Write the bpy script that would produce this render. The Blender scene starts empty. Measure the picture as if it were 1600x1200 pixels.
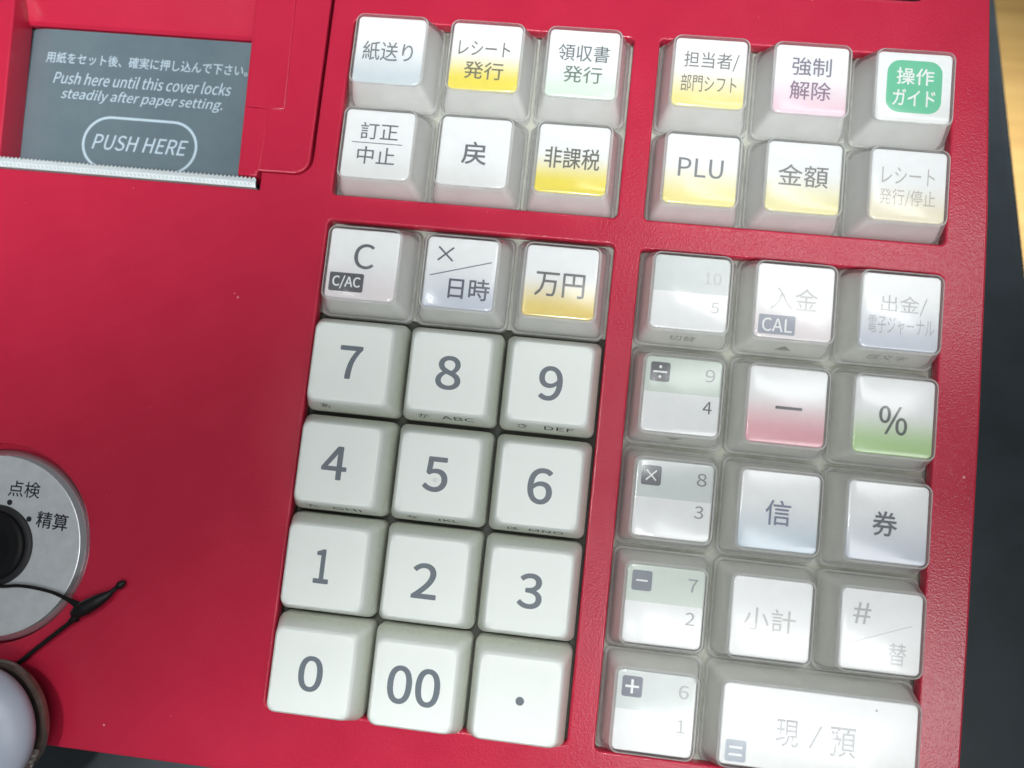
import bpy, bmesh, math, os, random
from mathutils import Matrix, Vector

random.seed(7)
sc = bpy.context.scene
col = sc.collection
MM = 0.001
TAU = math.radians(15.0)                 # slope of the key panel above the flat base
BASE_H = 0.090                           # height of the dark base above the table
Z0 = BASE_H + (79 * math.sin(TAU) + 20 * math.cos(TAU)) * MM
TP = Matrix.Translation((0, 0, Z0)) @ Matrix.Rotation(TAU, 4, 'X')   # panel frame -> world

# ------------------------------------------------------------------ camera
cam_d = bpy.data.cameras.new('camera')
cam = bpy.data.objects.new('camera', cam_d); col.objects.link(cam)
right = Vector((0.99235718, 0.10553606, -0.06394817))
down = Vector((0.09857286, -0.98971278, -0.10369183))
fwd = Vector((-0.07423355, 0.09659578, -0.99255158))
M = Matrix.Identity(4)
for i in range(3):
    M[i][0] = right[i]; M[i][1] = -down[i]; M[i][2] = -fwd[i]
M[0][3], M[1][3], M[2][3] = 5.68633 * MM, -16.46551 * MM, 159.48518 * MM
cam.matrix_world = TP @ M
cam_d.sensor_width = 36.0; cam_d.lens = 1300.0 / 1600.0 * 36.0
cam_d.clip_start = 0.005; cam_d.clip_end = 20.0
cam_d.dof.use_dof = True; cam_d.dof.focus_distance = 0.156; cam_d.dof.aperture_fstop = 13.0
sc.camera = cam

# ------------------------------------------------------------------ light and exposure
w = bpy.data.worlds.new('World'); sc.world = w; w.use_nodes = True
bg = w.node_tree.nodes['Background']
bg.inputs['Color'].default_value = (0.92, 0.98, 1.0, 1); bg.inputs['Strength'].default_value = 0.105
sc.view_settings.view_transform = 'Standard'; sc.view_settings.look = 'None'
sc.view_settings.exposure = 0.12; sc.view_settings.gamma = 1.0; sc.view_settings.use_curve_mapping = False

def area_lamp(name, pos, target, sx, sy, power, color=(1, 0.97, 0.93), spread=180):
    d = bpy.data.lights.new(name, 'AREA'); d.shape = 'RECTANGLE'
    d.size = sx; d.size_y = sy; d.energy = power; d.color = color; d.spread = math.radians(spread)
    o = bpy.data.objects.new(name, d); col.objects.link(o)
    p = Vector(pos) * MM; t = Vector(target) * MM
    z = (p - t).normalized(); x = Vector((1, 0, 0)); x = (x - z * x.dot(z)).normalized(); y = z.cross(x)
    m = Matrix.Identity(4)
    for i in range(3):
        m[i][0] = x[i]; m[i][1] = y[i]; m[i][2] = z[i]; m[i][3] = p[i]
    o.matrix_world = TP @ m
    return o
# positions are in the panel's frame (mm): two ceiling fixtures; the spots after them are added
area_lamp('ceiling_light_back', (430, 360, 1200), (0, 10, 0), 0.62, 0.13, 2.0, (0.98, 1, 1))
area_lamp('ceiling_light_front', (440, -330, 1200), (0, -10, 0), 0.62, 0.28, 4.0, (0.98, 1, 1))
def spot_lamp(name, pos, target, radius_mm, power, color=(0.98, 1, 1), size=0.06):
    d = bpy.data.lights.new(name, 'SPOT'); d.energy = power; d.color = color; d.shadow_soft_size = size; d.spot_blend = 1.0
    p = Vector(pos) * MM; t = Vector(target) * MM; v = t - p
    d.spot_size = 2 * math.atan(radius_mm * MM / v.length)
    o = bpy.data.objects.new(name, d); col.objects.link(o)
    o.matrix_world = TP @ Matrix.LocRotScale(p, v.to_track_quat('-Z', 'Y'), None)
    return o
for (nm, po, ta, ra, pw) in (('added_spot_printer', (-60, -300, 1000), (-112, 74, 0), 66, 44), ('added_spot_back', (0, -300, 1000), (-20, 85, 0), 90, 45),
                             ('added_spot_back_right', (0, -300, 1000), (60, 85, 0), 85, 36), ('added_spot_front', (0, 200, 1000), (-42, -112, 0), 72, 42),
                             ('added_spot_front_right', (0, 200, 1000), (8, -114, 0), 78, 44), ('added_spot_corner', (0, 200, 1000), (60, -100, 0), 75, 15),
                             ('added_spot_side', (300, -100, 1000), (-160, 36, 0), 72, 66), ('added_spot_keys', (-300, 0, 1000), (46, -6, 0), 50, 17), ('added_spot_table', (700, 400, 900), (175, 125, -80), 80, 150)):
    spot_lamp(nm, po, ta, ra, pw)  # added spots with no fixture behind them; their pools leave the middle dark

# ------------------------------------------------------------------ materials
def new_mat(name):
    m = bpy.data.materials.new(name); m.use_nodes = True
    nt = m.node_tree; return m, nt, nt.nodes['Principled BSDF'], nt.nodes['Material Output']
def N(nt, t, **kw):
    n = nt.nodes.new(t)
    for k, v in kw.items(): setattr(n, k, v)
    return n
def L(nt, a, b): nt.links.new(a, b)
def noise(nt, scale, detail=3, rough=0.5, coord='Object'):
    tc = N(nt, 'ShaderNodeTexCoord'); n = N(nt, 'ShaderNodeTexNoise')
    n.inputs['Scale'].default_value = scale; n.inputs['Detail'].default_value = detail; n.inputs['Roughness'].default_value = rough
    L(nt, tc.outputs[coord], n.inputs['Vector']); return n
def ramp(nt, src, stops, interp='LINEAR'):
    r = N(nt, 'ShaderNodeValToRGB'); r.color_ramp.interpolation = interp
    e = r.color_ramp.elements
    while len(e) < len(stops): e.new(0.5)
    for k, (p, c) in enumerate(stops):
        e[k].position = p; e[k].color = (c, c, c, 1) if isinstance(c, (int, float)) else (*c, 1)
    L(nt, src, r.inputs[0]); return r
def mix_col(nt, fac, a, b):
    m = N(nt, 'ShaderNodeMix', data_type='RGBA')
    for s, v in ((0, fac), (6, a), (7, b)):
        if hasattr(v, 'is_linked'): L(nt, v, m.inputs[s])
        else: m.inputs[s].default_value = v if not isinstance(v, tuple) else (*v, 1)
    return m.outputs[2]
def plain(name, color, rough=0.5, metal=0.0, spec=0.5, bump=None, vary=0.0, vscale=300, coat=0.0):
    m, nt, b, out = new_mat(name)
    b.inputs['Base Color'].default_value = (*color, 1); b.inputs['Roughness'].default_value = rough
    b.inputs['Metallic'].default_value = metal; b.inputs['Specular IOR Level'].default_value = spec
    b.inputs['Coat Weight'].default_value = coat
    if vary:
        n = noise(nt, vscale, 4, 0.6)
        r = ramp(nt, n.outputs['Fac'], [(0.3, 0.0), (0.7, 1.0)])
        L(nt, mix_col(nt, r.outputs[0], tuple(c * (1 - vary) for c in color), tuple(min(1, c * (1 + vary)) for c in color)), b.inputs['Base Color'])
    if bump:
        n2 = noise(nt, bump[0], 2, 0.6); bp = N(nt, 'ShaderNodeBump')
        bp.inputs['Strength'].default_value = bump[1]; bp.inputs['Distance'].default_value = bump[2]
        L(nt, n2.outputs['Fac'], bp.inputs['Height']); L(nt, bp.outputs[0], b.inputs['Normal'])
    return m

def red_mat():
    m, nt, b, out = new_mat('red_plastic')
    n = noise(nt, 90, 4, 0.6)
    r = ramp(nt, n.outputs['Fac'], [(0.3, 0.0), (0.75, 1.0)])
    c1 = mix_col(nt, r.outputs[0], (0.42, 0.0150, 0.044), (0.46, 0.018, 0.050))
    # pale dust specks lying on the plastic
    tc = N(nt, 'ShaderNodeTexCoord'); v = N(nt, 'ShaderNodeTexVoronoi'); v.inputs['Scale'].default_value = 230
    L(nt, tc.outputs['Object'], v.inputs['Vector'])
    n3 = noise(nt, 37, 1)
    lim = N(nt, 'ShaderNodeMath', operation='MULTIPLY_ADD'); L(nt, n3.outputs['Fac'], lim.inputs[0]); lim.inputs[1].default_value = 0.30; lim.inputs[2].default_value = -0.145
    lt = N(nt, 'ShaderNodeMath', operation='LESS_THAN'); L(nt, v.outputs['Distance'], lt.inputs[0]); L(nt, lim.outputs[0], lt.inputs[1])
    m2 = N(nt, 'ShaderNodeMath', operation='MULTIPLY'); L(nt, lt.outputs[0], m2.inputs[0]); m2.inputs[1].default_value = 0.55
    L(nt, mix_col(nt, m2.outputs[0], c1, (0.75, 0.40, 0.45)), b.inputs['Base Color'])
    b.inputs['Roughness'].default_value = 0.42
    rr = ramp(nt, n.outputs['Fac'], [(0.25, 0.20), (0.8, 0.27)]); L(nt, rr.outputs[0], b.inputs['Roughness'])
    tc2 = N(nt, 'ShaderNodeTexCoord'); vo = N(nt, 'ShaderNodeTexVoronoi', feature='SMOOTH_F1'); vo.inputs['Scale'].default_value = 3200
    wv = noise(nt, 900, 2)
    vm = N(nt, 'ShaderNodeVectorMath', operation='MULTIPLY_ADD'); L(nt, wv.outputs['Color'], vm.inputs[0]); vm.inputs[1].default_value = (0.0008,) * 3; L(nt, tc2.outputs['Object'], vm.inputs[2])
    L(nt, vm.outputs[0], vo.inputs['Vector'])
    bp = N(nt, 'ShaderNodeBump'); bp.inputs['Strength'].default_value = 0.45; bp.inputs['Distance'].default_value = 0.00006
    L(nt, vo.outputs['Distance'], bp.inputs['Height']); L(nt, bp.outputs[0], b.inputs['Normal'])
    return m

def clear_mat(name, haze, tint, f0=0.048):
    """thin moulded clear plastic: see-through, a film of dust and scuffs, dielectric gloss on top"""
    m, nt, b, out = new_mat(name); nt.nodes.remove(b)
    tr = N(nt, 'ShaderNodeBsdfTransparent'); tr.inputs[0].default_value = (*tint, 1)
    df = N(nt, 'ShaderNodeBsdfDiffuse'); df.inputs[0].default_value = (0.90, 0.90, 0.90, 1)
    tl = N(nt, 'ShaderNodeBsdfTranslucent'); tl.inputs[0].default_value = (0.85, 0.85, 0.84, 1)
    dm = N(nt, 'ShaderNodeMixShader'); dm.inputs[0].default_value = 0.5; L(nt, df.outputs[0], dm.inputs[1]); L(nt, tl.outputs[0], dm.inputs[2]); df = dm
    n = noise(nt, 500, 5, 0.65)
    r = ramp(nt, n.outputs['Fac'], [(0.35, haze * 0.8), (0.75, haze * 1.2)])
    lw0 = N(nt, 'ShaderNodeLayerWeight'); lw0.inputs[0].default_value = 0.5
    p0 = N(nt, 'ShaderNodeMath', operation='POWER'); L(nt, lw0.outputs['Facing'], p0.inputs[0]); p0.inputs[1].default_value = 2.0
    ad = N(nt, 'ShaderNodeMath', operation='MULTIPLY_ADD'); ad.use_clamp = True
    L(nt, p0.outputs[0], ad.inputs[0]); ad.inputs[1].default_value = 0.45; L(nt, r.outputs[0], ad.inputs[2])
    m1 = N(nt, 'ShaderNodeMixShader'); L(nt, ad.outputs[0], m1.inputs[0]); L(nt, tr.outputs[0], m1.inputs[1]); L(nt, df.outputs[0], m1.inputs[2])
    gl = N(nt, 'ShaderNodeBsdfGlossy'); gl.inputs['Roughness'].default_value = 0.16
    n2 = noise(nt, 160, 3); bp = N(nt, 'ShaderNodeBump'); bp.inputs['Strength'].default_value = 0.05; bp.inputs['Distance'].default_value = 0.0001
    L(nt, n2.outputs['Fac'], bp.inputs['Height']); L(nt, bp.outputs[0], gl.inputs['Normal'])
    lw = N(nt, 'ShaderNodeLayerWeight'); lw.inputs[0].default_value = 0.5
    pw = N(nt, 'ShaderNodeMath', operation='POWER'); L(nt, lw.outputs['Facing'], pw.inputs[0]); pw.inputs[1].default_value = 5.0
    fr = N(nt, 'ShaderNodeMath', operation='MULTIPLY_ADD'); L(nt, pw.outputs[0], fr.inputs[0]); fr.inputs[1].default_value = 0.8; fr.inputs[2].default_value = f0
    m2 = N(nt, 'ShaderNodeMixShader'); L(nt, fr.outputs[0], m2.inputs[0]); L(nt, m1.outputs[0], m2.inputs[1]); L(nt, gl.outputs[0], m2.inputs[2])
    L(nt, m2.outputs[0], out.inputs['Surface']); return m

def insert_mat(name, bottom, top=(0.87, 0.88, 0.90), start=0.42, end=0.90):
    """printed card: white running into a tint towards the bottom edge"""
    m, nt, b, out = new_mat(name)
    tc = N(nt, 'ShaderNodeTexCoord'); sp = N(nt, 'ShaderNodeSeparateXYZ'); L(nt, tc.outputs['Object'], sp.inputs[0])
    mr = N(nt, 'ShaderNodeMapRange'); L(nt, sp.outputs['Y'], mr.inputs[0])
    mr.inputs[1].default_value = 6.8 * MM; mr.inputs[2].default_value = -6.8 * MM
    mr.inputs[3].default_value = 0; mr.inputs[4].default_value = 1
    r = ramp(nt, mr.outputs[0], [(start, top), (end, bottom)], 'EASE')
    L(nt, r.outputs[0], b.inputs['Base Color']); b.inputs['Roughness'].default_value = 0.55
    return m
def two_tone_mat(name, upper, lower, cut):
    m, nt, b, out = new_mat(name)
    tc = N(nt, 'ShaderNodeTexCoord'); sp = N(nt, 'ShaderNodeSeparateXYZ'); L(nt, tc.outputs['Object'], sp.inputs[0])
    mr = N(nt, 'ShaderNodeMapRange'); L(nt, sp.outputs['Y'], mr.inputs[0])
    mr.inputs[1].default_value = 6.8 * MM; mr.inputs[2].default_value = -6.8 * MM
    mr.inputs[3].default_value = 0; mr.inputs[4].default_value = 1
    r = ramp(nt, mr.outputs[0], [(0.0, upper), (cut, lower)], 'CONSTANT')
    L(nt, r.outputs[0], b.inputs['Base Color']); b.inputs['Roughness'].default_value = 0.55
    return m

RED = red_mat()
KEYWHITE = plain('key_plastic', (0.70, 0.73, 0.69), 0.40, bump=(2500, 0.25, 0.00004), vary=0.03, vscale=180)
def keycap_mat():
    """off-white ABS with grime settled on the lower flanks"""
    m, nt, b, out = new_mat('key_plastic_grimy')
    tc = N(nt, 'ShaderNodeTexCoord'); sp = N(nt, 'ShaderNodeSeparateXYZ'); L(nt, tc.outputs['Object'], sp.inputs[0])
    mr = N(nt, 'ShaderNodeMapRange'); L(nt, sp.outputs['Z'], mr.inputs[0])
    mr.inputs[1].default_value = 4.6 * MM; mr.inputs[2].default_value = 1.0 * MM; mr.inputs[3].default_value = 0; mr.inputs[4].default_value = 1
    n = noise(nt, 700, 5, 0.7)
    r = ramp(nt, n.outputs['Fac'], [(0.3, 0.45), (0.75, 1.0)])
    mu = N(nt, 'ShaderNodeMath', operation='MULTIPLY'); L(nt, mr.outputs[0], mu.inputs[0]); L(nt, r.outputs[0], mu.inputs[1])
    c = mix_col(nt, mu.outputs[0], (0.76, 0.80, 0.77), (0.56, 0.575, 0.49))
    # a few dark specks
    v = N(nt, 'ShaderNodeTexVoronoi'); v.inputs['Scale'].default_value = 420; L(nt, tc.outputs['Object'], v.inputs['Vector'])
    n3 = noise(nt, 130, 1); lim = N(nt, 'ShaderNodeMath', operation='MULTIPLY_ADD'); L(nt, n3.outputs['Fac'], lim.inputs[0]); lim.inputs[1].default_value = 0.35; lim.inputs[2].default_value = -0.165
    lt = N(nt, 'ShaderNodeMath', operation='LESS_THAN'); L(nt, v.outputs['Distance'], lt.inputs[0]); L(nt, lim.outputs[0], lt.inputs[1])
    m2 = N(nt, 'ShaderNodeMath', operation='MULTIPLY'); L(nt, lt.outputs[0], m2.inputs[0]); m2.inputs[1].default_value = 0.6
    L(nt, mix_col(nt, m2.outputs[0], c, (0.18, 0.18, 0.15)), b.inputs['Base Color'])
    n4 = noise(nt, 110, 4, 0.6); r4 = ramp(nt, n4.outputs['Fac'], [(0.35, 0.30), (0.65, 0.50)]); L(nt, r4.outputs[0], b.inputs['Roughness'])
    n2 = noise(nt, 3000, 2); bp = N(nt, 'ShaderNodeBump'); bp.inputs['Strength'].default_value = 0.3; bp.inputs['Distance'].default_value = 0.00003
    L(nt, n2.outputs['Fac'], bp.inputs['Height']); L(nt, bp.outputs[0], b.inputs['Normal'])
    return m
KEYCAP = keycap_mat()
INK = plain('grey_ink', (0.125, 0.15, 0.175), 0.5)
FRONT_INK = plain('front_ink', (0.03, 0.03, 0.025), 0.6)
CORE = plain('key_core', (0.87, 0.865, 0.855), 0.55, vary=0.06, vscale=250)
CORE_D = plain('key_core_yellowed', (0.90, 0.90, 0.87), 0.55, vary=0.08, vscale=250)
CLEAR = clear_mat('clear_plastic', 0.065, (0.985, 0.988, 0.985))
CLEAR_D = clear_mat('clear_plastic_scuffed', 0.07, (0.992, 0.993, 0.988), 0.054)
CLEAR_EDGE = clear_mat('clear_plastic_edge', 0.55, (0.97, 0.97, 0.97))
BED_DARK = plain('dark_bed', (0.045, 0.047, 0.035), 0.6, vary=0.2)
BED_GREY = plain('grey_bed', (0.46, 0.47, 0.41), 0.6, vary=0.15)
DARK = plain('dark_base', (0.021, 0.030, 0.037), 0.42, bump=(1500, 0.3, 0.00005), vary=0.25, vscale=60)
BLACK = plain('black_plastic', (0.006, 0.006, 0.007), 0.5, spec=0.25)
CHROME = plain('chrome', (0.70, 0.70, 0.74), 0.15, metal=0.8)
SILVER = plain('brushed_silver', (0.76, 0.80, 0.83), 0.36, metal=0.55, bump=(5000, 0.25, 0.00002), vary=0.06, vscale=400)

# ------------------------------------------------------------------ mesh helpers (mm in, metres out)
def finish(name, bm, mats, parent=None, mat_local=None, smooth=30):
    me = bpy.data.meshes.new(name)
    bmesh.ops.recalc_face_normals(bm, faces=bm.faces) if smooth is not None else None
    bm.to_mesh(me); bm.free()
    me.transform(Matrix.Scale(MM, 4))
    if not isinstance(mats, (list, tuple)): mats = [mats]
    for m in mats: me.materials.append(m)
    if smooth is not None:
        me.polygons.foreach_set('use_smooth', [True] * len(me.polygons))
        try: me.set_sharp_from_angle(angle=math.radians(smooth))
        except Exception: pass
    o = bpy.data.objects.new(name, me); col.objects.link(o)
    if parent is not None: o.parent = parent
    if mat_local is not None: o.matrix_local = mat_local
    return o

def rr_ring(hw, hh, r, z, cx=0, cy=0, n=5):
    r = min(r, hw, hh); pts = []
    for qx, qy, a0 in ((1, 1, 0), (-1, 1, 90), (-1, -1, 180), (1, -1, 270)):
        for k in range(n + 1):
            a = math.radians(a0 + 90 * k / n)
            pts.append((cx + qx * (hw - r) + r * math.cos(a), cy + qy * (hh - r) + r * math.sin(a), z))
    return pts
def loft(bm, rings, cap_top=True, cap_bottom=False, mi=0):
    vs = [[bm.verts.new(p) for p in R] for R in rings]
    fs = []
    for a, b in zip(vs, vs[1:]):
        n = len(a)
        for i in range(n):
            fs.append(bm.faces.new((a[i], a[(i + 1) % n], b[(i + 1) % n], b[i])))
    if cap_top: fs.append(bm.faces.new(vs[-1]))
    if cap_bottom: fs.append(bm.faces.new(vs[0][::-1]))
    for f in fs: f.material_index = mi
    return fs
def ring(r, z, cx=0, cy=0, n=64):
    return [(cx + r * math.cos(2 * math.pi * i / n), cy + r * math.sin(2 * math.pi * i / n), z) for i in range(n)]
def bevel_block(bm, x0, x1, y0, y1, z0, z1, r=1.0, b=0.4, mi=0):
    cx, cy, hw, hh = (x0 + x1) / 2, (y0 + y1) / 2, (x1 - x0) / 2, (y1 - y0) / 2
    R = [rr_ring(hw, hh, r, z0, cx, cy), rr_ring(hw, hh, r, z1 - b, cx, cy)]
    for k in (1, 2, 3):
        a = math.pi / 2 * k / 3
        R.append(rr_ring(hw - b * (1 - math.cos(a)), hh - b * (1 - math.cos(a)), max(0.05, r - b * (1 - math.cos(a))), z1 - b + b * math.sin(a), cx, cy))
    return loft(bm, R, True, True, mi)
def plate(outlines, z_top, thick, bev, name, mats, parent, ml, res=3):
    """a flat sheet with holes: outlines are lists of points, the outer one first; all its rims are rounded over"""
    c = bpy.data.curves.new(name, 'CURVE'); c.dimensions = '2D'; c.fill_mode = 'BOTH'
    for P in outlines:
        s = c.splines.new('POLY'); s.points.add(len(P) - 1); s.use_cyclic_u = True
        for q, p in zip(s.points, P): q.co = (p[0] * MM, p[1] * MM, 0, 1)
    c.extrude = (thick / 2 - bev) * MM; c.bevel_depth = bev * MM; c.bevel_resolution = res; c.offset = -bev * MM
    o = bpy.data.objects.new(name + '_curve', c); col.objects.link(o); bpy.context.view_layer.update()
    me = bpy.data.meshes.new_from_object(o.evaluated_get(bpy.context.evaluated_depsgraph_get()))
    bpy.data.objects.remove(o); bpy.data.curves.remove(c)
    me.name = name
    me.transform(Matrix.Translation((0, 0, (z_top - thick / 2) * MM)))
    bm = bmesh.new(); bm.from_mesh(me); bmesh.ops.remove_doubles(bm, verts=bm.verts, dist=1e-7); bm.to_mesh(me); bm.free()
    me.materials.clear()
    for m in (mats if isinstance(mats, list) else [mats]): me.materials.append(m)
    me.polygons.foreach_set('use_smooth', [abs(p.normal.z) < 0.98 for p in me.polygons])
    o = bpy.data.objects.new(name, me); col.objects.link(o); o.parent = parent; o.matrix_local = ml
    return o
def rrect(x0, x1, y0, y1, r, n=6):
    return [(p[0], p[1]) for p in rr_ring((x1 - x0) / 2, (y1 - y0) / 2, r, 0, (x0 + x1) / 2, (y0 + y1) / 2, n)]

# ---- lettering
FONT = None
try:
    FONT = bpy.data.fonts.load(os.path.join(bpy.utils.system_resource('DATAFILES', path='fonts'), 'Noto Sans CJK Regular.woff2'))
except Exception:
    FONT = None
_tc = {}
def glyphs(text, weight=0.0, shear=0.0):
    k = (text, weight, shear)
    if k in _tc: return _tc[k]
    c = bpy.data.curves.new('lettering', 'FONT'); c.body = text; c.size = 1.0; c.resolution_u = 10 if text.isascii() and len(text) < 3 else 3
    if FONT: c.font = FONT
    c.offset = weight; c.shear = shear
    o = bpy.data.objects.new('lettering', c); col.objects.link(o); bpy.context.view_layer.update()
    e = o.evaluated_get(bpy.context.evaluated_depsgraph_get()); me = e.to_mesh()
    V = [tuple(v.co) for v in me.vertices]; F = [tuple(p.vertices) for p in me.polygons]
    e.to_mesh_clear(); bpy.data.objects.remove(o); bpy.data.curves.remove(c)
    x0, x1 = min(v[0] for v in V), max(v[0] for v in V); y0, y1 = min(v[1] for v in V), max(v[1] for v in V)
    _tc[k] = ([((v[0] - x0) / (x1 - x0), (v[1] - y0) / (y1 - y0)) for v in V], F)
    return _tc[k]
def put_text(bm, text, place, mi, weight=0.0, shear=0.0, drop=None):
    """place maps (0..1, 0..1) of the lettering's box to a 3-D point; weight thickens the strokes (share of the box height)"""
    V, F = glyphs(text, 0.0, shear)
    O = Vector(place(0, 0)); ex = Vector(place(1, 0)) - O; ey = Vector(place(0, 1)) - O
    nz = ex.cross(ey).normalized()
    n8 = 5 if weight > 0.015 else 2
    sh = [(0, 0)] if weight < 0.003 else [(weight * 1.2 * math.cos(q * math.pi / n8), weight * 1.2 * math.sin(q * math.pi / n8)) for q in range(2 * n8)]
    for k, (su, sv) in enumerate(sh):
        off = ex.normalized() * su * ey.length + ey * sv + nz * 0.0012 * k
        vs = [bm.verts.new(Vector(place(u, v)) + off) for u, v in V]
        for f in F:
            if drop is not None:
                cx = sum(V[i][0] for i in f) / len(f); cy = sum(V[i][1] for i in f) / len(f)
                if drop(cx, cy): continue
            try:
                q = bm.faces.new([vs[i] for i in f]); q.material_index = mi
            except ValueError: pass
def put_poly(bm, pts, mi):
    f = bm.faces.new([bm.verts.new(p) for p in pts]); f.material_index = mi
def dished_box(W, H, z, box, lift=0.03):
    u0, v0, u1, v1 = box
    def f(u, v):
        x = -W / 2 + W * (u0 + (u1 - u0) * u); y = H / 2 - H * (v1 + (v0 - v1) * v)
        m = max(abs(x), abs(y))
        return (x, y, z + lift - (0.10 if m < 2.75 else 0.05 + 0.05 * (5.05 - m) / 2.3))
    return f
def flat_box(W, H, z, box, lift=0.02):
    u0, v0, u1, v1 = box
    return lambda u, v: (-W / 2 + W * (u0 + (u1 - u0) * u), H / 2 - H * (v1 + (v0 - v1) * v), z + lift)

# ================================================================== THE SETTING
bm = bmesh.new()
vs = [bm.verts.new(p) for p in ((-900, -700, 0), (900, -700, 0), (900, 1100, 0), (-900, 1100, 0), (-900, -700, -28), (900, -700, -28), (900, 1100, -28), (-900, 1100, -28))]
for q in ((0, 1, 2, 3), (7, 6, 5, 4), (0, 4, 5, 1), (1, 5, 6, 2), (2, 6, 7, 3), (3, 7, 4, 0)): bm.faces.new([vs[i] for i in q])
wm, nt, b, out = new_mat('yellow_wood')
tc = N(nt, 'ShaderNodeTexCoord'); mp = N(nt, 'ShaderNodeMapping'); mp.inputs['Scale'].default_value = (6, 90, 20)
L(nt, tc.outputs['Object'], mp.inputs[0]); nz = N(nt, 'ShaderNodeTexNoise'); nz.inputs['Scale'].default_value = 1.6; nz.inputs['Detail'].default_value = 6; nz.inputs['Roughness'].default_value = 0.6
L(nt, mp.outputs[0], nz.inputs['Vector'])
r = ramp(nt, nz.outputs['Fac'], [(0.3, (0.52, 0.31, 0.10)), (0.5, (0.62, 0.385, 0.125)), (0.75, (0.70, 0.455, 0.165))])
L(nt, r.outputs[0], b.inputs['Base Color']); b.inputs['Roughness'].default_value = 0.45
tab = finish('tabletop', bm, wm, smooth=None); tab['kind'] = 'structure'

# ================================================================== THE CASH REGISTER
reg = bpy.data.objects.new('cash_register', None); col.objects.link(reg); reg.empty_display_size = 0.05
reg['label'] = 'red cash register with white number keys, clear capped function keys and a receipt printer'
reg['category'] = 'cash register'
I4 = Matrix.Identity(4)

# dark flat base (drawer housing) under the red top
bm = bmesh.new()
bevel_block(bm, -215, 115.9, -150, 262, 0, BASE_H / MM, r=6, b=1.8)
finish('dark_base', bm, DARK, reg, I4)

# key panel with its openings
XA, XB = -36.813, 25.479                  # first key column of the left and the right blocks
AX0, AX1, BX0, BX1 = -46.35, 10.85, 16.0, 73.0
TOPY = 118.0
OUT = [(-175, -79), (80.6, -79), (81.0, -40), (81.1, 0), (80.7, 40), (79.0, 83), (77.0, TOPY), (-51.15, TOPY), (-51.15, 41.0)]
for k in range(1, 7):
    a = math.radians(90 * k / 6); OUT.append((-54.65 + 3.5 * math.cos(a), 40.55 - 3.5 * math.sin(a)))
OUT += [(-61.4, 37.05), (-61.4, 33.3), (-175, 33.3)]
holes = [rrect(AX0, AX1, 33.6, 70.6, 1.0), rrect(BX0, BX1, 33.7, 70.75, 1.0), rrect(AX0, AX1, -66.4, 28.3, 1.0), rrect(BX0, BX1, -66.7, 27.8, 1.0),
         [(p[0], p[1]) for p in ring(19.6, 0, -105.0, -42.4, 96)]]
panel = plate([OUT] + holes, 0.0, 3.0, 0.45, 'key_panel', RED, reg, TP)

# red housing between the panel and the base
bm = bmesh.new()
def to_world(x, y, z): return TP @ Vector((x * MM, y * MM, z * MM))
prof = []
for (y, z) in ((-78.4, -9.0), (TOPY - 0.6, -9.0)):
    q = to_world(0, y, z) / MM; prof.append((q.y, q.z))
x0, x1 = -174.4, 76.6
L0 = [bm.verts.new((x0, prof[0][0], BASE_H / MM + 0.1)), bm.verts.new((x0, prof[0][0], prof[0][1])), bm.verts.new((x0, prof[1][0], prof[1][1])), bm.verts.new((x0, prof[1][0], BASE_H / MM + 0.1))]
L1 = [bm.verts.new((x1, v.co.y, v.co.z)) for v in L0]
bm.faces.new(L0); bm.faces.new(L1[::-1])
for i in range(4): bm.faces.new((L0[i], L1[i], L1[(i + 1) % 4], L0[(i + 1) % 4]))
finish('housing', bm, RED, reg, I4, smooth=None)
# skirt joining the panel's rim to the housing
bm = bmesh.new()
for (a0, a1, b0, b1) in ((-174.4, 76.6, -78.4, -77.0), (75.2, 76.6, -77.0, TOPY - 0.6), (-174.4, -173.0, -77.0, 33.0), (-174.4, 75.2, TOPY - 2.0, TOPY - 0.6)):
    bevel_block(bm, a0, a1, b0, b1, -9.0, -3.0, r=0.2, b=0.1)
finish('skirt', bm, RED, reg, TP, smooth=None)

# beds seen between the keys
for (a0, a1, b0, b1, mt) in ((AX0 - 1, AX1 + 1, 32.6, 71.6, BED_GREY), (BX0 - 1, BX1 + 1, 32.7, 71.7, BED_GREY), (AX0 - 1, AX1 + 1, 10.2, 29.3, BED_GREY), (AX0 - 1, AX1 + 1, -67.4, 9.9, BED_DARK), (BX0 - 1, BX1 + 1, -67.6, 28.8, BED_GREY)):
    bm = bmesh.new(); bevel_block(bm, a0, a1, b0, b1, -6.5, -4.4, r=0.6, b=0.2)
    finish('key_bed', bm, mt, reg, TP)

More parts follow.
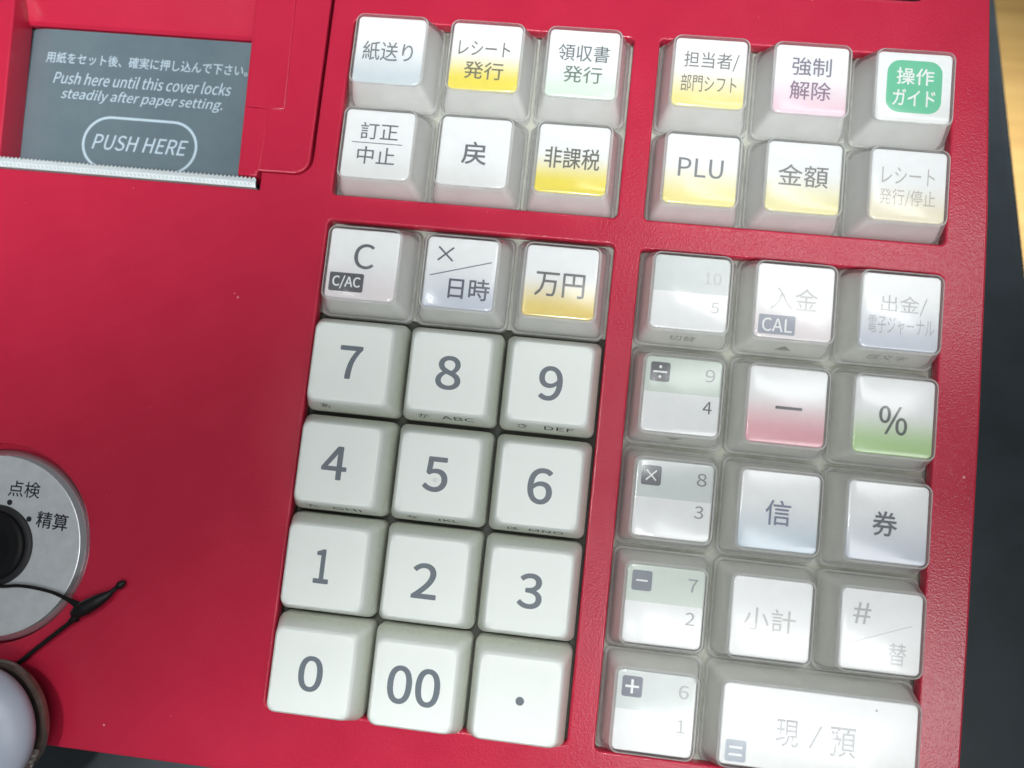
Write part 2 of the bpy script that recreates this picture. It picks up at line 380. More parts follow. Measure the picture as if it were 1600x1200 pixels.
# ------------------------------------------------------------------ keys
H = 5.47
TOPW = 14.5
def number_key(cx, cy, label, legend, box, front=(), dot=None, tilt=(0, 0)):
    bm = bmesh.new()
    R = [rr_ring(9.15, 9.15, 1.3, -4.2), rr_ring(9.15, 9.15, 1.3, -1.2), rr_ring(9.0, 9.0, 1.3, -0.2)]
    t = TOPW / 2
    R += [rr_ring(t + 0.62, t + 0.62, 1.6, H - 1.15), rr_ring(t + 0.40, t + 0.40, 1.6, H - 0.45), rr_ring(t + 0.02, t + 0.02, 1.5, H - 0.08), rr_ring(t - 0.6, t - 0.6, 1.4, H), rr_ring(t - 2.2, t - 2.2, 1.3, H - 0.05), rr_ring(t - 4.5, t - 4.5, 1.0, H - 0.10)]
    loft(bm, R, True, False, 0)
    if legend == '.':
        put_poly(bm, [(p[0], p[1], H - 0.06) for p in ring(0.78, 0, TOPW * (box[0] - 0.5), TOPW * (0.5 - box[1]), 28)], 1)
    elif legend:
        put_text(bm, legend, dished_box(TOPW, TOPW, H, box, 0.03), 1, 0.019)
    for (tx, u0, u1, w0, w1) in front:        # lettering printed on the front flank
        ya, za, yb, zb = -(t + 0.62), H - 1.15, -9.0, -0.2
        def place(u, v, u0=u0, u1=u1, w0=w0, w1=w1):
            s = w0 + (w1 - w0) * (1 - v)
            return (-TOPW / 2 + TOPW * (u0 + (u1 - u0) * u), ya + (yb - ya) * s - 0.03, za + (zb - za) * s + 0.015)
        put_text(bm, tx, place, 2, 0.0)
    if legend == '5':                          # raised locating dot
        bmesh.ops.create_uvsphere(bm, u_segments=14, v_segments=8, radius=0.5, matrix=Matrix.Translation((TOPW * (0.475 - 0.5), TOPW * (0.5 - 0.565), H - 0.32)))
    o = finish('number_key', bm, [KEYCAP, INK, FRONT_INK], reg, TP @ Matrix.Translation((cx * MM, cy * MM, 0)) @ Matrix.Rotation(math.radians(tilt[0]), 4, 'X') @ Matrix.Rotation(math.radians(tilt[1]), 4, 'Y'), smooth=32)
    o['label'] = label
    return o

ROWY = [61.61, 42.48, 18.54, -0.59, -19.77, -38.9, -58.04]
ROWD = [18.67, -0.55, -19.63, -38.62, -57.33]
nums = [
 (1 + 2, 0, '7', (0.36, 0.28, 0.645, 0.70), [('あ', 0.13, 0.25, 0.10, 0.60)]),
 (3, 1, '8', (0.34, 0.285, 0.65, 0.71), [('か', 0.13, 0.27, 0.10, 0.62), ('ABC', 0.44, 0.87, 0.12, 0.58)]),
 (3, 2, '9', (0.365, 0.29, 0.655, 0.72), [('さ', 0.13, 0.26, 0.10, 0.62), ('DEF', 0.48, 0.87, 0.12, 0.58)]),
 (4, 0, '4', (0.30, 0.28, 0.615, 0.695), [('た', 0.13, 0.27, 0.10, 0.62), ('GHI', 0.46, 0.84, 0.12, 0.58)]),
 (4, 1, '5', (0.325, 0.28, 0.625, 0.71), [('な', 0.14, 0.28, 0.10, 0.62), ('JKL', 0.50, 0.82, 0.12, 0.58)]),
 (4, 2, '6', (0.36, 0.28, 0.66, 0.72), [('は', 0.14, 0.28, 0.10, 0.62), ('MNO', 0.42, 0.86, 0.12, 0.58)]),
 (5, 0, '1', (0.375, 0.28, 0.555, 0.695), []), (5, 1, '2', (0.34, 0.31, 0.645, 0.735), []), (5, 2, '3', (0.37, 0.28, 0.66, 0.70), []),
 (6, 0, '0', (0.345, 0.295, 0.64, 0.715), []), (6, 1, '00', (0.18, 0.27, 0.83, 0.72), []), (6, 2, '.', (0.53, 0.51), [])]
for (r_, c_, t_, bx, fr_) in nums:
    nm = 'decimal point' if t_ == '.' else t_
    number_key(XA + 19 * c_, ROWY[r_], 'opaque off-white key printed with a grey ' + nm, t_, bx, fr_, tilt=(random.uniform(-.5, .5), random.uniform(-.5, .5)))

WHITE_IN = insert_mat('white_card', (0.78, 0.79, 0.80))
_ink = {}
def ink(c):
    if c not in _ink: _ink[c] = plain('printing_ink', c, 0.5)
    return _ink[c]
DK = (0.10, 0.12, 0.14)
def function_key(name, cx, cy, label, in_mat, draw, W=13.6, Hh=13.6, unit_w=1.0, core=CORE, clear=CLEAR, front=(), tilt=(0, 0)):
    """key = inner key body; under it the printed card and the clear cap"""
    ex = (unit_w - 1) * 19.0 / 2           # extra half width of a wide key
    ml = TP @ Matrix.Translation((cx * MM, cy * MM, 0)) @ Matrix.Rotation(math.radians(tilt[0]), 4, 'X') @ Matrix.Rotation(math.radians(tilt[1]), 4, 'Y')
    bm = bmesh.new()
    w, h = W / 2, Hh / 2
    loft(bm, [rr_ring(8.4 + ex, 8.4, 1.2, -4.2), rr_ring(8.2 + ex, 8.2, 1.2, -1.0), rr_ring(w + 0.15, h + 0.15, 1.1, H - 0.9), rr_ring(w, h, 1.0, H - 0.5)], True, False, 0)
    for (tx, u0, u1, w0, w1) in front:
        ya, za, yb, zb = -(h + 0.15), H - 0.9, -8.2, -1.0
        def place(u, v, u0=u0, u1=u1, w0=w0, w1=w1):
            s = w0 + (w1 - w0) * (1 - v)
            return (-W / 2 + W * (u0 + (u1 - u0) * u), ya + (yb - ya) * s - 0.04, za + (zb - za) * s + 0.015)
        if tx == '^':
            put_poly(bm, [place(0, 0), place(1, 0), place(0.5, 1)], 1)
        elif tx == 'v':
            put_poly(bm, [place(0.5, 0), place(1, 1), place(0, 1)], 1)
        else: put_text(bm, tx, place, 1, 0.0)
    key = finish(name, bm, [core, ink((0.16, 0.16, 0.13))], reg, ml); key['label'] = label
    # printed card
    bm = bmesh.new()
    loft(bm, [rr_ring(w, h, 0.9, H - 0.48), rr_ring(w, h, 0.9, H - 0.08), rr_ring(w - 0.08, h - 0.08, 0.85, H)], True, True, 0)
    mats = [in_mat]
    def slot(c):
        m = ink(c) if isinstance(c, tuple) else c
        if m not in mats: mats.append(m)
        return mats.index(m)
    for d in draw:
        k = d[0]
        if k == 't':                            # text, box, colour, weight
            put_text(bm, d[1], flat_box(W, Hh, H, d[2], 0.03 if len(d) < 6 else d[5]), slot(d[3]), d[4] if len(d) > 4 else 0.004, drop=d[6] if len(d) > 6 else None)
        elif k == 'l':                          # line u0 v0 u1 v1, half thickness mm, colour
            u0, v0, u1, v1 = d[1]
            a = Vector((-W / 2 + W * u0, Hh / 2 - Hh * v0)); c2 = Vector((-W / 2 + W * u1, Hh / 2 - Hh * v1))
            n_ = (c2 - a).normalized().orthogonal() * d[2]
            put_poly(bm, [(*(a + n_), H + 0.03), (*(a - n_), H + 0.03), (*(c2 - n_), H + 0.03), (*(c2 + n_), H + 0.03)], slot(d[3]))
        elif k == 'b':                          # filled box with rounded corners, box, radius mm, colour
            u0, v0, u1, v1 = d[1]
            put_poly(bm, [(p[0], p[1], H + 0.02) for p in rr_ring(W * (u1 - u0) / 2, Hh * (v1 - v0) / 2, d[2], 0, W * ((u0 + u1) / 2 - 0.5), Hh * (0.5 - (v0 + v1) / 2))], slot(d[3]))
    card = finish('label_card', bm, mats, key, I4)
    # clear cap: outer and inner skin
    bm = bmesh.new()
    tw, th = w + 0.32, h + 0.32
    zt = H + 0.75
    outer = [rr_ring(9.2 + ex, 9.2, 1.5, -4.2), rr_ring(9.2 + ex, 9.2, 1.5, -1.9), rr_ring(8.95 + ex, 8.95, 1.7, -1.5), rr_ring(tw + 0.35, th + 0.35, 1.6, zt - 0.95), rr_ring(tw + 0.2, th + 0.2, 1.6, zt - 0.45), rr_ring(tw - 0.1, th - 0.1, 1.5, zt - 0.12), rr_ring(tw - 0.5, th - 0.5, 1.3, zt)]
    inner = [rr_ring(8.6 + ex, 8.6, 1.2, -4.2), rr_ring(8.5 + ex, 8.5, 1.2, -1.3), rr_ring(tw - 0.3, th - 0.3, 1.1, zt - 0.9), rr_ring(tw - 0.5, th - 0.5, 1.0, zt - 0.6)]
    fo = loft(bm, outer, True, False, 0)
    nn = len(outer[0])
    for q, f in enumerate(fo[:-1]):
        if q // nn in (1, 4): f.material_index = 1          # the moulded foot and the rounded rim
    loft(bm, inner, True, False, 0)
    lo_, li_ = outer[0], inner[0]
    a_ = [bm.verts.new(p) for p in lo_]; b_ = [bm.verts.new(p) for p in li_]
    for q in range(nn):
        f = bm.faces.new((a_[q], a_[(q + 1) % nn], b_[(q + 1) % nn], b_[q])); f.material_index = 1
    finish('clear_cap', bm, [clear, CLEAR_EDGE], key, I4, smooth=40)
    return key

YEL = insert_mat('yellow_card', (0.84, 0.70, 0.045), start=0.38, end=0.86)
YEL2 = insert_mat('mustard_card', (0.80, 0.64, 0.07), start=0.42, end=0.9)
YEL3 = insert_mat('yellow_orange_card', (0.83, 0.64, 0.15), start=0.38, end=0.92)
PALEY = insert_mat('pale_yellow_card', (0.83, 0.73, 0.24), start=0.36, end=0.95)
PALEY2 = insert_mat('cream_yellow_card', (0.83, 0.76, 0.38), start=0.38, end=0.95)
CREAM = insert_mat('cream_card', (0.82, 0.74, 0.55), start=0.4, end=0.95)
BLUEG = insert_mat('blue_grey_card', (0.58, 0.65, 0.70), start=0.35, end=0.95)
GREENP = insert_mat('pale_green_card', (0.68, 0.82, 0.70), start=0.40, end=1.0)
GREEN = insert_mat('green_card', (0.43, 0.64, 0.28), start=0.38, end=0.92)
PINK = insert_mat('pink_card', (0.83, 0.60, 0.69), start=0.35, end=0.95)
ROSE = insert_mat('rose_card', (0.79, 0.38, 0.44), start=0.28, end=0.92)
BLUEP = insert_mat('pale_blue_card', (0.56, 0.66, 0.76), start=0.30, end=1.0)
LILAC = insert_mat('lilac_card', (0.60, 0.64, 0.74), start=0.3, end=1.0)
PLAINW = insert_mat('plain_card', (0.76, 0.77, 0.77), start=0.5, end=1.0)
BLUSH = insert_mat('blush_card', (0.80, 0.74, 0.77), start=0.3, end=0.95)
TWO = two_tone_mat('two_tone_card', (0.58, 0.63, 0.63), (0.79, 0.80, 0.82), 0.49)
TWO_G = two_tone_mat('two_tone_green_card', (0.57, 0.65, 0.60), (0.79, 0.80, 0.82), 0.47)
WHT = (0.83, 0.85, 0.86)
MINT = (0.085, 0.52, 0.30)
fk = []
def F(cx, cy, desc, mat, draw, **kw):
    fk.append((cx, cy, desc, mat, draw, kw))
def A(r_, c_): return (XA + 19 * c_, ROWY[r_])
def B(r_, c_): return (XB + 19 * c_, ROWY[r_])
def D(r_, c_): return (XB + 19 * c_, ROWD[r_])
F(*A(0, 0), 'clear capped key on a white to blue-grey card, lettering for paper feed', BLUEG, [('t', '紙送り', (.11, .37, .85, .66), (.13, .16, .18), .006)])
F(*A(0, 1), 'clear capped key on a white to bright yellow card, topmost of the yellow ones', YEL, [('t', 'レシート', (.10, .26, .85, .48), (.12, .12, .10), .004), ('t', '発行', (.21, .57, .78, .83), (.14, .13, .07), .008)])
F(*A(0, 2), 'clear capped key on a pale green card with two lines of lettering', GREENP, [('t', '領収書', (.14, .21, .87, .46), (.12, .15, .16), .006), ('t', '発行', (.24, .53, .79, .78), (.12, .18, .15), .006)])
F(*A(1, 0), 'clear capped white key with words above and below a line', PLAINW, [('t', '訂正', (.23, .18, .78, .43), DK, .006), ('l', (.12, .485, .86, .485), .09, DK), ('t', '中止', (.22, .54, .77, .80), DK, .006)])
F(*A(1, 1), 'clear capped white key with a single bold character', PLAINW, [('t', '戻', (.33, .35, .68, .68), DK, .014)])
F(*A(1, 2), 'clear capped key on a white to strong yellow card with three characters', YEL, [('t', '非課税', (.10, .33, .88, .64), (.12, .12, .09), .008)])
F(*B(0, 0), 'clear capped key on a pale yellow card with small two-line lettering', PALEY, [('t', '担当者/', (.13, .19, .90, .45), (.18, .17, .17), .003), ('t', '部門シフト', (.11, .53, .89, .78), (.20, .17, .12), .003)])
F(*B(0, 1), 'clear capped key on a white to pink card with mauve lettering', PINK, [('t', '強制', (.23, .17, .77, .44), (.20, .17, .25), .008), ('t', '解除', (.22, .52, .78, .79), (.24, .14, .24), .008)])
F(*B(0, 2), 'clear capped white key with a mint green square', PLAINW, [('b', (.13, .11, .875, .87), 2.4, MINT), ('t', '操作', (.26, .22, .76, .46), WHT, .012, .05), ('t', 'ガイド', (.22, .53, .79, .77), WHT, .012, .05)])
F(*B(1, 0), 'clear capped key printed PLU on a pale yellow card', PALEY, [('t', 'PLU', (.18, .34, .80, .61), (.16, .17, .19), .006)])
F(*B(1, 1), 'clear capped key on a cream yellow card with two large characters', PALEY2, [('t', '金額', (.15, .32, .83, .63), (.19, .19, .18), .006)])
F(*B(1, 2), 'clear capped cream key with faint glare-paled lettering', CREAM, [('t', 'レシート', (.14, .24, .85, .48), (.45, .44, .42), .002), ('t', '発行/停止', (.12, .55, .87, .80), (.46, .42, .37), .002)])  # ink mixed pale to imitate glare washing out the print
F(*A(2, 0), 'clear capped white key with a large C and a dark box', BLUSH, [('t', 'C', (.37, .20, .66, .56), (.06, .07, .09), .006), ('b', (.05, .635, .545, .905), .35, (.035, .04, .055)), ('t', 'C/AC', (.10, .68, .50, .865), WHT, .016, .05)])
F(*A(2, 1), 'clear capped blue-grey key with a cross over a slanted line', LILAC, [('t', '×', (.15, .13, .38, .34), (.06, .07, .11), .008), ('l', (.07, .555, .93, .305), .10, (.06, .07, .12)), ('t', '日時', (.355, .56, .935, .86), (.06, .07, .12), .010)])
F(*A(2, 2), 'clear capped key on a white to golden card, end of its row', YEL3, [('t', '万円', (.15, .37, .84, .71), (.09, .09, .09), .008)])
def two(t1, t2, sym, c1, c2, cb, mat=TWO):
    d = [('t', t1, (.66 if len(t1) > 1 else .79, .12, .915, .285), c1, .004), ('t', t2, (.79, .545, .905, .705), c2, .006)]
    if sym:
        d.append(('b', (.065, .075, .325, .335), .45, cb))
        d.append(('t', sym, {'÷': (.105, .12, .285, .29), '×': (.125, .135, .265, .275), '−': (.12, .195, .27, .215), '+': (.11, .12, .28, .29)}[sym], WHT, .014, .05))
    return d
GH = (.25, .26, .28)
F(*D(0, 0), 'clear capped two-tone key printed 10 over 5 without a dark box', TWO, [('t', '10', (.67, .20, .895, .36), (.45, .46, .48), .0), ('t', '5', (.785, .60, .89, .745), (.33, .34, .36), .002), ('b', (.30, .08, .68, .12), .2, (.60, .63, .66))], front=[('切替', .30, .66, .40, .85)])  # pale numerals: glare on the cap is put into the ink colour
F(*D(0, 1), 'clear capped white key with faint lettering and a grey CAL box', BLUSH, [('t', '入金', (.19, .30, .80, .61), (.50, .49, .51), .002), ('b', (.05, .69, .53, .95), .3, (.27, .29, .37)), ('t', 'CAL', (.10, .735, .49, .915), WHT, .008, .05)], front=[('^', .36, .60, .45, .85)])  # lettering lightened in colour, standing in for glare
F(*D(0, 2), 'clear capped white key with faint two-line lettering', LILAC, [('t', '出金/', (.25, .28, .84, .53), (.42, .42, .45), .002), ('t', '電子ジャーナル', (.10, .57, .94, .80), (.40, .41, .45), .0)], front=[('倍文字', .22, .74, .40, .85)])  # both lines inked light grey in place of glare from the cap
F(*D(1, 0), 'clear capped two-tone key with a dark division sign box, printed 9 over 4', TWO_G, two('9', '4', '÷', GH, (.06, .07, .08), (.03, .035, .05), TWO_G), front=[('v', .36, .60, .45, .80)])
F(*D(1, 1), 'clear capped key on a white to rose card with a minus dash', ROSE, [('l', (.355, .525, .70, .525), .27, (.07, .07, .09))])
F(*D(1, 2), 'clear capped key on a white to green card with a percent sign', GREEN, [('t', '%', (.32, .37, .67, .73), (.04, .06, .05), .012)])
F(*D(2, 0), 'clear capped two-tone key with a dark multiplication sign box, printed 8 over 3', TWO, two('8', '3', '×', (.12, .13, .16), (.24, .24, .26), (.035, .04, .06)))
F(*D(2, 1), 'clear capped key on a pale blue card with one grey-blue character', BLUEP, [('t', '信', (.33, .36, .65, .68), (.14, .17, .27), .008)])
F(*D(2, 2), 'clear capped pale blue-grey key with one dark character, end of its row', LILAC, [('t', '券', (.32, .36, .62, .67), (.06, .07, .10), .014)])
F(*D(3, 0), 'clear capped two-tone key with a slate minus sign box, printed 7 over 2', TWO_G, two('7', '2', '−', (.22, .23, .26), (.18, .19, .22), (.10, .125, .18), TWO_G))
F(*D(3, 1), 'clear capped white key with two very faint glare-paled characters', WHITE_IN, [('t', '小計', (.16, .37, .81, .66), (.44, .44, .45), .003)])  # glare painted in: the ink itself is pale grey
F(*D(3, 2), 'clear capped white key with a worn, glare-paled number sign above a slanted line', WHITE_IN, [('t', '#', (.15, .165, .37, .43), (.38, .39, .42), .006), ('l', (.10, .69, .88, .39), .06, (.45, .46, .48)), ('t', '替', (.61, .62, .83, .90), (.42, .43, .46), .003)])  # worn print, its ink also lightened to suggest glare
F(*D(4, 0), 'clear capped two-tone key with a navy plus sign box, printed 6 over 1', TWO, two('6', '1', '+', (.30, .31, .34), (.09, .10, .12), (.06, .075, .14)))
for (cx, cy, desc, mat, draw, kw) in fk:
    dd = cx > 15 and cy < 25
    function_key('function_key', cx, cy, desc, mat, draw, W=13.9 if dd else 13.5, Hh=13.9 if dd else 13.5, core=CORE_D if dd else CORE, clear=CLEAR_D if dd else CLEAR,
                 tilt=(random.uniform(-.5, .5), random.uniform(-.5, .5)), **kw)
wx = lambda a, b_: (a, b_)
worn = lambda x, y: (math.sin(x * 23.1) * math.cos(y * 19.7 + x * 7)) > 0.80
function_key('wide_key', XB + 28.5, ROWD[4], 'double-width clear capped white key with worn lettering and an equals sign box', WHITE_IN,
    [('t', '現', (.285, .37, .40, .70), (.17, .18, .21), .006, .03, worn), ('t', '/', (.455, .40, .52, .68), (.17, .18, .21), .006), ('t', '預', (.56, .38, .695, .74), (.20, .21, .24), .006, .03, worn),
     ('b', (.03, .69, .138, .96), .4, (.30, .35, .43)), ('t', '=', (.05, .77, .118, .885), WHT, .012, .05), ('b', (.783, .115, .795, .135), .1, (.15, .14, .13))],
    W=33.4, Hh=13.9, unit_w=2.0, core=CORE_D, clear=CLEAR_D, tilt=(0.3, 0.1))

# ------------------------------------------------------------------ receipt printer
cover_out = [(-150, 33.6), (-117.2, 33.6), (-117.2, 36.0), (-119.9, 72.0), (-119.9, 78.0), (-67.9, 78.0), (-66.3, 36.0), (-62.3, 36.0), (-62.3, 37.2), (-54.85, 37.2)]
for k in range(6, -1, -1):
    a = math.radians(90 * k / 6); cover_out.append((-54.85 + 3.1 * math.cos(a), 40.35 - 3.1 * math.sin(a)))
cover_out += [(-51.75, TOPY), (-150, TOPY)]
plate([cover_out], 0.0, 6.6, 0.4, 'printer_cover', RED, reg, TP)
# raised border on the right of the window
plate([[(-66.2, 50.2), (-58.25, 50.2), (-59.2, 78.0), (-60.0, TOPY - 4), (-69.0, TOPY - 4), (-67.6, 78.0)]], 0.45, 0.8, 0.2, 'printer_rim', RED, reg, TP)
plate([[(-65.65, 36.9), (-61.9, 36.9), (-61.6, 50.1), (-66.2, 50.1)]], 0.14, 0.8, 0.12, 'printer_rim', RED, reg, TP)
# sloped back of the paper well
bm = bmesh.new()
ys = [(78.5, 0.0), (69.6, -4.6), (67.9, -5.0), (67.3, -5.6), (67.3, -6.8), (78.5, -6.8)]
a = [bm.verts.new((-121.5, y, z)) for y, z in ys]; c = [bm.verts.new((-67.2, y, z)) for y, z in ys]
bm.faces.new(a); bm.faces.new(c[::-1])
for i in range(len(ys)): bm.faces.new((a[i], c[i], c[(i + 1) % len(ys)], a[(i + 1) % len(ys)]))
finish('printer_well', bm, RED, reg, TP, smooth=25)
# smoky plate with the instructions
SMOKE, nt, b, out = new_mat('smoky_plastic')
n = noise(nt, 60, 4, 0.6); r = ramp(nt, n.outputs['Fac'], [(0.3, (0.10, 0.14, 0.165)), (0.7, (0.13, 0.172, 0.195))]); L(nt, r.outputs[0], b.inputs['Base Color'])
b.inputs['Roughness'].default_value = 0.25
bm = bmesh.new()
prof = [(-121.0, -8.2), (-120.2, -7.4), (-118.6, -6.6), (-116.6, -6.15), (-114, -6.0), (-64.5, -6.0)]
lo = [bm.verts.new((x, 30.5, z)) for x, z in prof]; hi = [bm.verts.new((x, 67.0, z)) for x, z in prof]
for i in range(len(prof) - 1): bm.faces.new((lo[i], lo[i + 1], hi[i + 1], hi[i]))
def pbox(x0, y0, x1, y1): return lambda u, v: (x0 + (x1 - x0) * u, y0 + (y1 - y0) * v, -5.96)
put_text(bm, '用紙をセット後、確実に押し込んで下さい。', pbox(-115.0, 59.45, -69.9, 61.9), 1, 0.006)
put_text(bm, 'Push here until this cover locks', pbox(-112.6, 54.9, -72.9, 57.6), 1, 0.004, 0.22)
put_text(bm, 'steadily after paper setting.', pbox(-110.3, 51.0, -74.3, 54.0), 1, 0.004, 0.22)
put_text(bm, 'PUSH HERE', pbox(-101.6, 41.0, -80.6, 44.35), 1, 0.006, 0.22)
oo = rr_ring(12.75, 5.9, 5.9, -5.97, -91.2, 42.55, 10); ii = rr_ring(12.2, 5.35, 5.35, -5.97, -91.2, 42.55, 10)
vo = [bm.verts.new(p) for p in oo]; vi = [bm.verts.new(p) for p in ii]
for i in range(len(vo)):
    f = bm.faces.new((vo[i], vo[(i + 1) % len(vo)], vi[(i + 1) % len(vo)], vi[i])); f.material_index = 1
finish('instruction_plate', bm, [SMOKE, ink((0.42, 0.53, 0.60))], reg, TP, smooth=40)
bm = bmesh.new(); bevel_block(bm, -123, -64, 30, 68.5, -8.8, -8.4, r=0.3, b=0.1); finish('well_floor', bm, BLACK, reg, TP)
# toothed paper cutter
CUT = plain('cutter_metal', (0.66, 0.73, 0.75), 0.42, metal=0.25, vary=0.05, vscale=600)
bm = bmesh.new()
x = -150.0; top = []
P = 0.86
while x < -62.4:
    top += [(x, 35.15), (x + P * 0.5, 35.75)]; x += P
top.append((-62.1, 35.2))
for (zz, yb) in ((0.25, 33.75),):
    up = [bm.verts.new((px, py, 0.35 + (py - 35.15) * -0.25)) for px, py in top]
    md = [bm.verts.new((px, 34.55, 0.55)) for px, py in top]
    bt = [bm.verts.new((px, 33.55, 0.15)) for px, py in top]
    lw = [bm.verts.new((px, 33.55, -1.6)) for px, py in top]
    ub = [bm.verts.new((px, py - 0.05, -0.5)) for px, py in top]
    for i in range(len(top) - 1):
        for A_, B_ in ((ub, up), (up, md), (md, bt), (bt, lw)):
            bm.faces.new((B_[i], B_[i + 1], A_[i + 1], A_[i]))
# fine hatching pressed along the foot of the cutter
x = -149.6
while x < -63.5:
    put_poly(bm, [(x, 34.30, 0.51), (x + 0.13, 34.30, 0.51), (x + 0.42, 33.86, 0.33), (x + 0.29, 33.86, 0.33)], 1); x += P
finish('paper_cutter', bm, [CUT, ink((0.28, 0.36, 0.38))], reg, TP, smooth=None)

# ------------------------------------------------------------------ key switch
cx0, cy0 = -104.5, -42.8
bm = bmesh.new(); loft(bm, [ring(20.4, -2.9, -105.0, -42.4, 96), ring(20.4, -3.4, -105.0, -42.4, 96)], False, False); loft(bm, [ring(20.4, -2.9, -105.0, -42.4, 96), ring(17.0, -2.7, -105.0, -42.4, 96)], True, False)
finish('dial_recess', bm, RED, reg, TP)
bm = bmesh.new()
loft(bm, [ring(18.75, -2.4, cx0, cy0, 96), ring(18.7, -1.2, cx0, cy0, 96), ring(18.45, -0.75, cx0, cy0, 96)], False, False, 1)
loft(bm, [ring(18.45, -0.75, cx0, cy0, 96), ring(17.55, 0.2, cx0, cy0, 96)], False, False, 1)
loft(bm, [ring(17.55, 0.2, cx0, cy0, 96), ring(17.45, 0.25, cx0, cy0, 96)], True, False, 0)
def rbox(xc, yc, wd, ht, ang):
    ca, sa = math.cos(math.radians(ang)), math.sin(math.radians(ang))
    return lambda u, v: (xc + (u - .5) * wd * ca - (v - .5) * ht * sa, yc + (u - .5) * wd * sa + (v - .5) * ht * ca, 0.29)
put_text(bm, '点検', rbox(-100.1, -31.35, 6.5, 3.1, 1), 2, 0.006)
put_text(bm, '精算', rbox(-93.4, -36.85, 6.4, 3.2, -2), 2, 0.010)
put_poly(bm, [(p[0], p[1], 0.29) for p in ring(0.55, 0, -102.68, -34.2, 24)], 2)
put_poly(bm, [(p[0], p[1], 0.29) for p in ring(0.55, 0, -98.2, -37.0, 24)], 2)
finish('switch_dial', bm, [SILVER, CHROME, ink((0.012, 0.014, 0.02))], reg, TP, smooth=20)
bm = bmesh.new()
loft(bm, [ring(8.0, 0.2, cx0, cy0), ring(7.9, 0.75, cx0, cy0), ring(7.5, 0.95, cx0, cy0), ring(7.1, 0.95, cx0, cy0)], True, False)
lk = finish('lock_cylinder', bm, plain('lock_collar', (0.02, 0.02, 0.022), 0.5, spec=0.3), reg, TP)
bm = bmesh.new()
loft(bm, [ring(6.9, 0.9, cx0, cy0), ring(6.8, 1.7, cx0, cy0), ring(6.3, 2.1, cx0, cy0), ring(4.4, 2.1, cx0, cy0), ring(4.2, 1.6, cx0, cy0), ring(3.9, 1.5, cx0, cy0)], True, False)
finish('lock_core', bm, BLACK, lk, I4)

# ------------------------------------------------------------------ display window above the right block
bm = bmesh.new(); bevel_block(bm, 8, 67.6, 82.0, 113, -1, 1.2, r=3.2, b=0.7)
dw = finish('display_window', bm, plain('gloss_black', (0.01, 0.012, 0.016), 0.15), reg, TP)
bm = bmesh.new(); bevel_block(bm, 9.3, 66.3, 83.2, 111.7, 1.0, 1.5, r=2.4, b=0.2)
finish('display_pane', bm, plain('display_pane', (0.62, 0.66, 0.68), 0.25), dw, I4)  # light grey paints in the white that the glass reflects

# ================================================================== KEY CHARM
chm = bpy.data.objects.new('key_charm', None); col.objects.link(chm); chm.empty_display_size = 0.02
chm['label'] = 'white domed charm backed by a bronze disc, on a black cord beside the key switch'
chm['category'] = 'charm'
chm.matrix_world = TP @ Matrix.Translation((-97 * MM, -73 * MM, 0))
OFF = Matrix.Translation((97 * MM, 73 * MM, 0))        # children are written in panel coordinates
def tube(pts, radii, name, mat, sides=10, sub=6):
    P = [Vector(p) for p in pts]; Q = []; Rr = []
    for i in range(len(P) - 1):
        p0, p1, p2, p3 = P[max(i - 1, 0)], P[i], P[i + 1], P[min(i + 2, len(P) - 1)]
        for s in range(sub):
            t = s / sub
            Q.append(0.5 * (2 * p1 + (p2 - p0) * t + (2 * p0 - 5 * p1 + 4 * p2 - p3) * t * t + (3 * p1 - p0 - 3 * p2 + p3) * t ** 3))
            Rr.append(radii[i] * (1 - t) + radii[i + 1] * t)
    Q.append(P[-1]); Rr.append(radii[-1])
    bm = bmesh.new(); rings = []
    up = Vector((0, 0, 1))
    for i, q in enumerate(Q):
        d = (Q[min(i + 1, len(Q) - 1)] - Q[max(i - 1, 0)]).normalized()
        u = d.cross(up).normalized(); v = u.cross(d)
        rings.append([tuple(q + (u * math.cos(2 * math.pi * k / sides) + v * math.sin(2 * math.pi * k / sides)) * Rr[i]) for k in range(sides)])
    loft(bm, rings, True, True)
    return finish(name, bm, mat, chm, OFF, smooth=60)
CORD = plain('black_cord', (0.006, 0.006, 0.006), 0.7, spec=0.2, bump=(4000, 0.5, 0.00006))
tube([(-112, -49.0, 2.2), (-106, -50.2, 1.9), (-101.0, -50.2, 1.5), (-97.8, -49.75, 1.3), (-94.6, -49.75, 1.2), (-90.6, -50.2, 1.2), (-87.2, -51.05, 1.5), (-84.6, -51.9, 1.8)], [.32] * 5 + [.33, .40, .75], 'cord', CORD)
tube([(-84.6, -54.3, 1.7), (-86.2, -55.6, 1.5), (-91.4, -60.5, 1.2), (-96.1, -65.1, 1.2), (-100, -69, 1.5)], [.7, .42, .42, .42, .42], 'cord', CORD)
tube([(-85.6, -53.6, 1.9), (-84.4, -53.0, 2.1), (-82.9, -52.0, 2.1), (-80.9, -50.6, 2.0), (-79.3, -49.4, 1.8), (-78.5, -48.6, 1.6)], [.5, 1.25, 1.45, 1.25, .8, .45], 'cord_slider', BLACK, 14)
tube([(-79.2, -49.3, 1.7), (-77.9, -47.9, 1.4), (-77.3, -47.3, 1.3), (-76.5, -46.6, 1.2)], [.45, .42, .78, .45], 'cord_end', BLACK, 12)
tube([(-85.9, -55.2, 1.6), (-85.0, -54.4, 1.7), (-84.3, -53.8, 1.8)], [.45, .8, .5], 'cord_knot', CORD, 12)
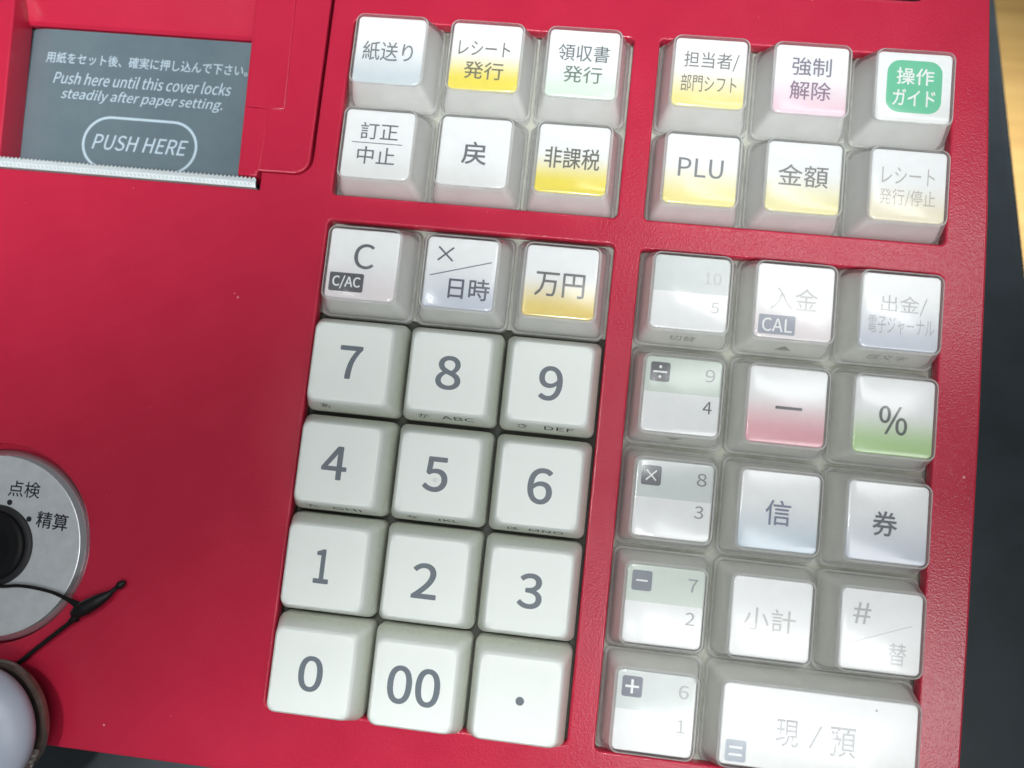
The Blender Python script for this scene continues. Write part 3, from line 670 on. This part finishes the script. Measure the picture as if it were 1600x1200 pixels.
# bronze disc, tipped, and the white dome in front of it
BRONZE = plain('bronze', (0.22, 0.175, 0.15), 0.26, metal=0.75, vary=0.25, vscale=500)
bm = bmesh.new()
n_ = 72
loft(bm, [ring(10.4, -1.3, n=n_), ring(11.0, -1.0, n=n_), ring(11.15, -0.2, n=n_), ring(10.9, 0.45, n=n_), ring(10.4, 0.55, n=n_), ring(9.9, 0.2, n=n_), ring(7.0, -0.1, n=n_)], True, True)
dm = Matrix.Translation((-95.6 * MM, -73.9 * MM, 3.8 * MM)) @ Matrix.Rotation(math.radians(14), 4, Vector((0.6, -1, 0)))
disc = finish('bronze_disc', bm, BRONZE, chm, OFF @ dm, smooth=45)
WD, nt, b, out = new_mat('milky_white')
b.inputs['Base Color'].default_value = (0.38, 0.42, 0.50, 1); b.inputs['Roughness'].default_value = 0.38
b.inputs['Subsurface Weight'].default_value = 0.25; b.inputs['Subsurface Radius'].default_value = (0.004, 0.004, 0.005); b.inputs['Subsurface Scale'].default_value = 0.5
bm = bmesh.new()
R = [ring(9.0, -3.2, n=n_)]
for k in range(0, 15):
    a = math.radians(-15 + 104 * k / 14)
    R.append(ring(max(0.05, 11.6 * math.cos(a)), 5.6 * math.sin(a), n=n_))
loft(bm, R, True, True)
finish('white_dome', bm, WD, chm, OFF @ Matrix.Translation((-96.4 * MM, -74.6 * MM, 8.4 * MM)) @ Matrix.Rotation(math.radians(8), 4, Vector((0.6, -1, 0))), smooth=60)
# clear resin seam squeezed out at the edge of the dome
RESIN, nt, b, out = new_mat('clear_resin')
b.inputs['Base Color'].default_value = (0.85, 0.83, 0.78, 1); b.inputs['Roughness'].default_value = 0.08; b.inputs['Transmission Weight'].default_value = 0.9; b.inputs['IOR'].default_value = 1.45
bm = bmesh.new()
for (px, py, pz, rr_) in ((-85.6, -77.9, 7.0, .75), (-86.1, -79.0, 6.9, .8), (-86.9, -80.0, 6.9, .7), (-87.7, -80.9, 6.8, .95), (-88.6, -81.7, 6.9, .8), (-89.5, -82.6, 6.8, .9), (-86.5, -80.3, 6.2, .5)):
    m_ = Matrix.Translation((px, py, pz)) @ Matrix.Rotation(random.uniform(0, 3), 4, Vector((1, .4, .2))) @ Matrix.Diagonal((1, .7, 1.3, 1))
    bmesh.ops.create_icosphere(bm, subdivisions=2, radius=rr_, matrix=m_)
finish('resin_seam', bm, RESIN, chm, OFF, smooth=60)
for o in bpy.data.objects:
    if o.parent is not None: o.matrix_parent_inverse = Matrix.Identity(4)
sc.cycles.transparent_max_bounces = 24
sc.cycles.max_bounces = 12
sc.cycles.diffuse_bounces = 6
sc.cycles.use_denoising = True
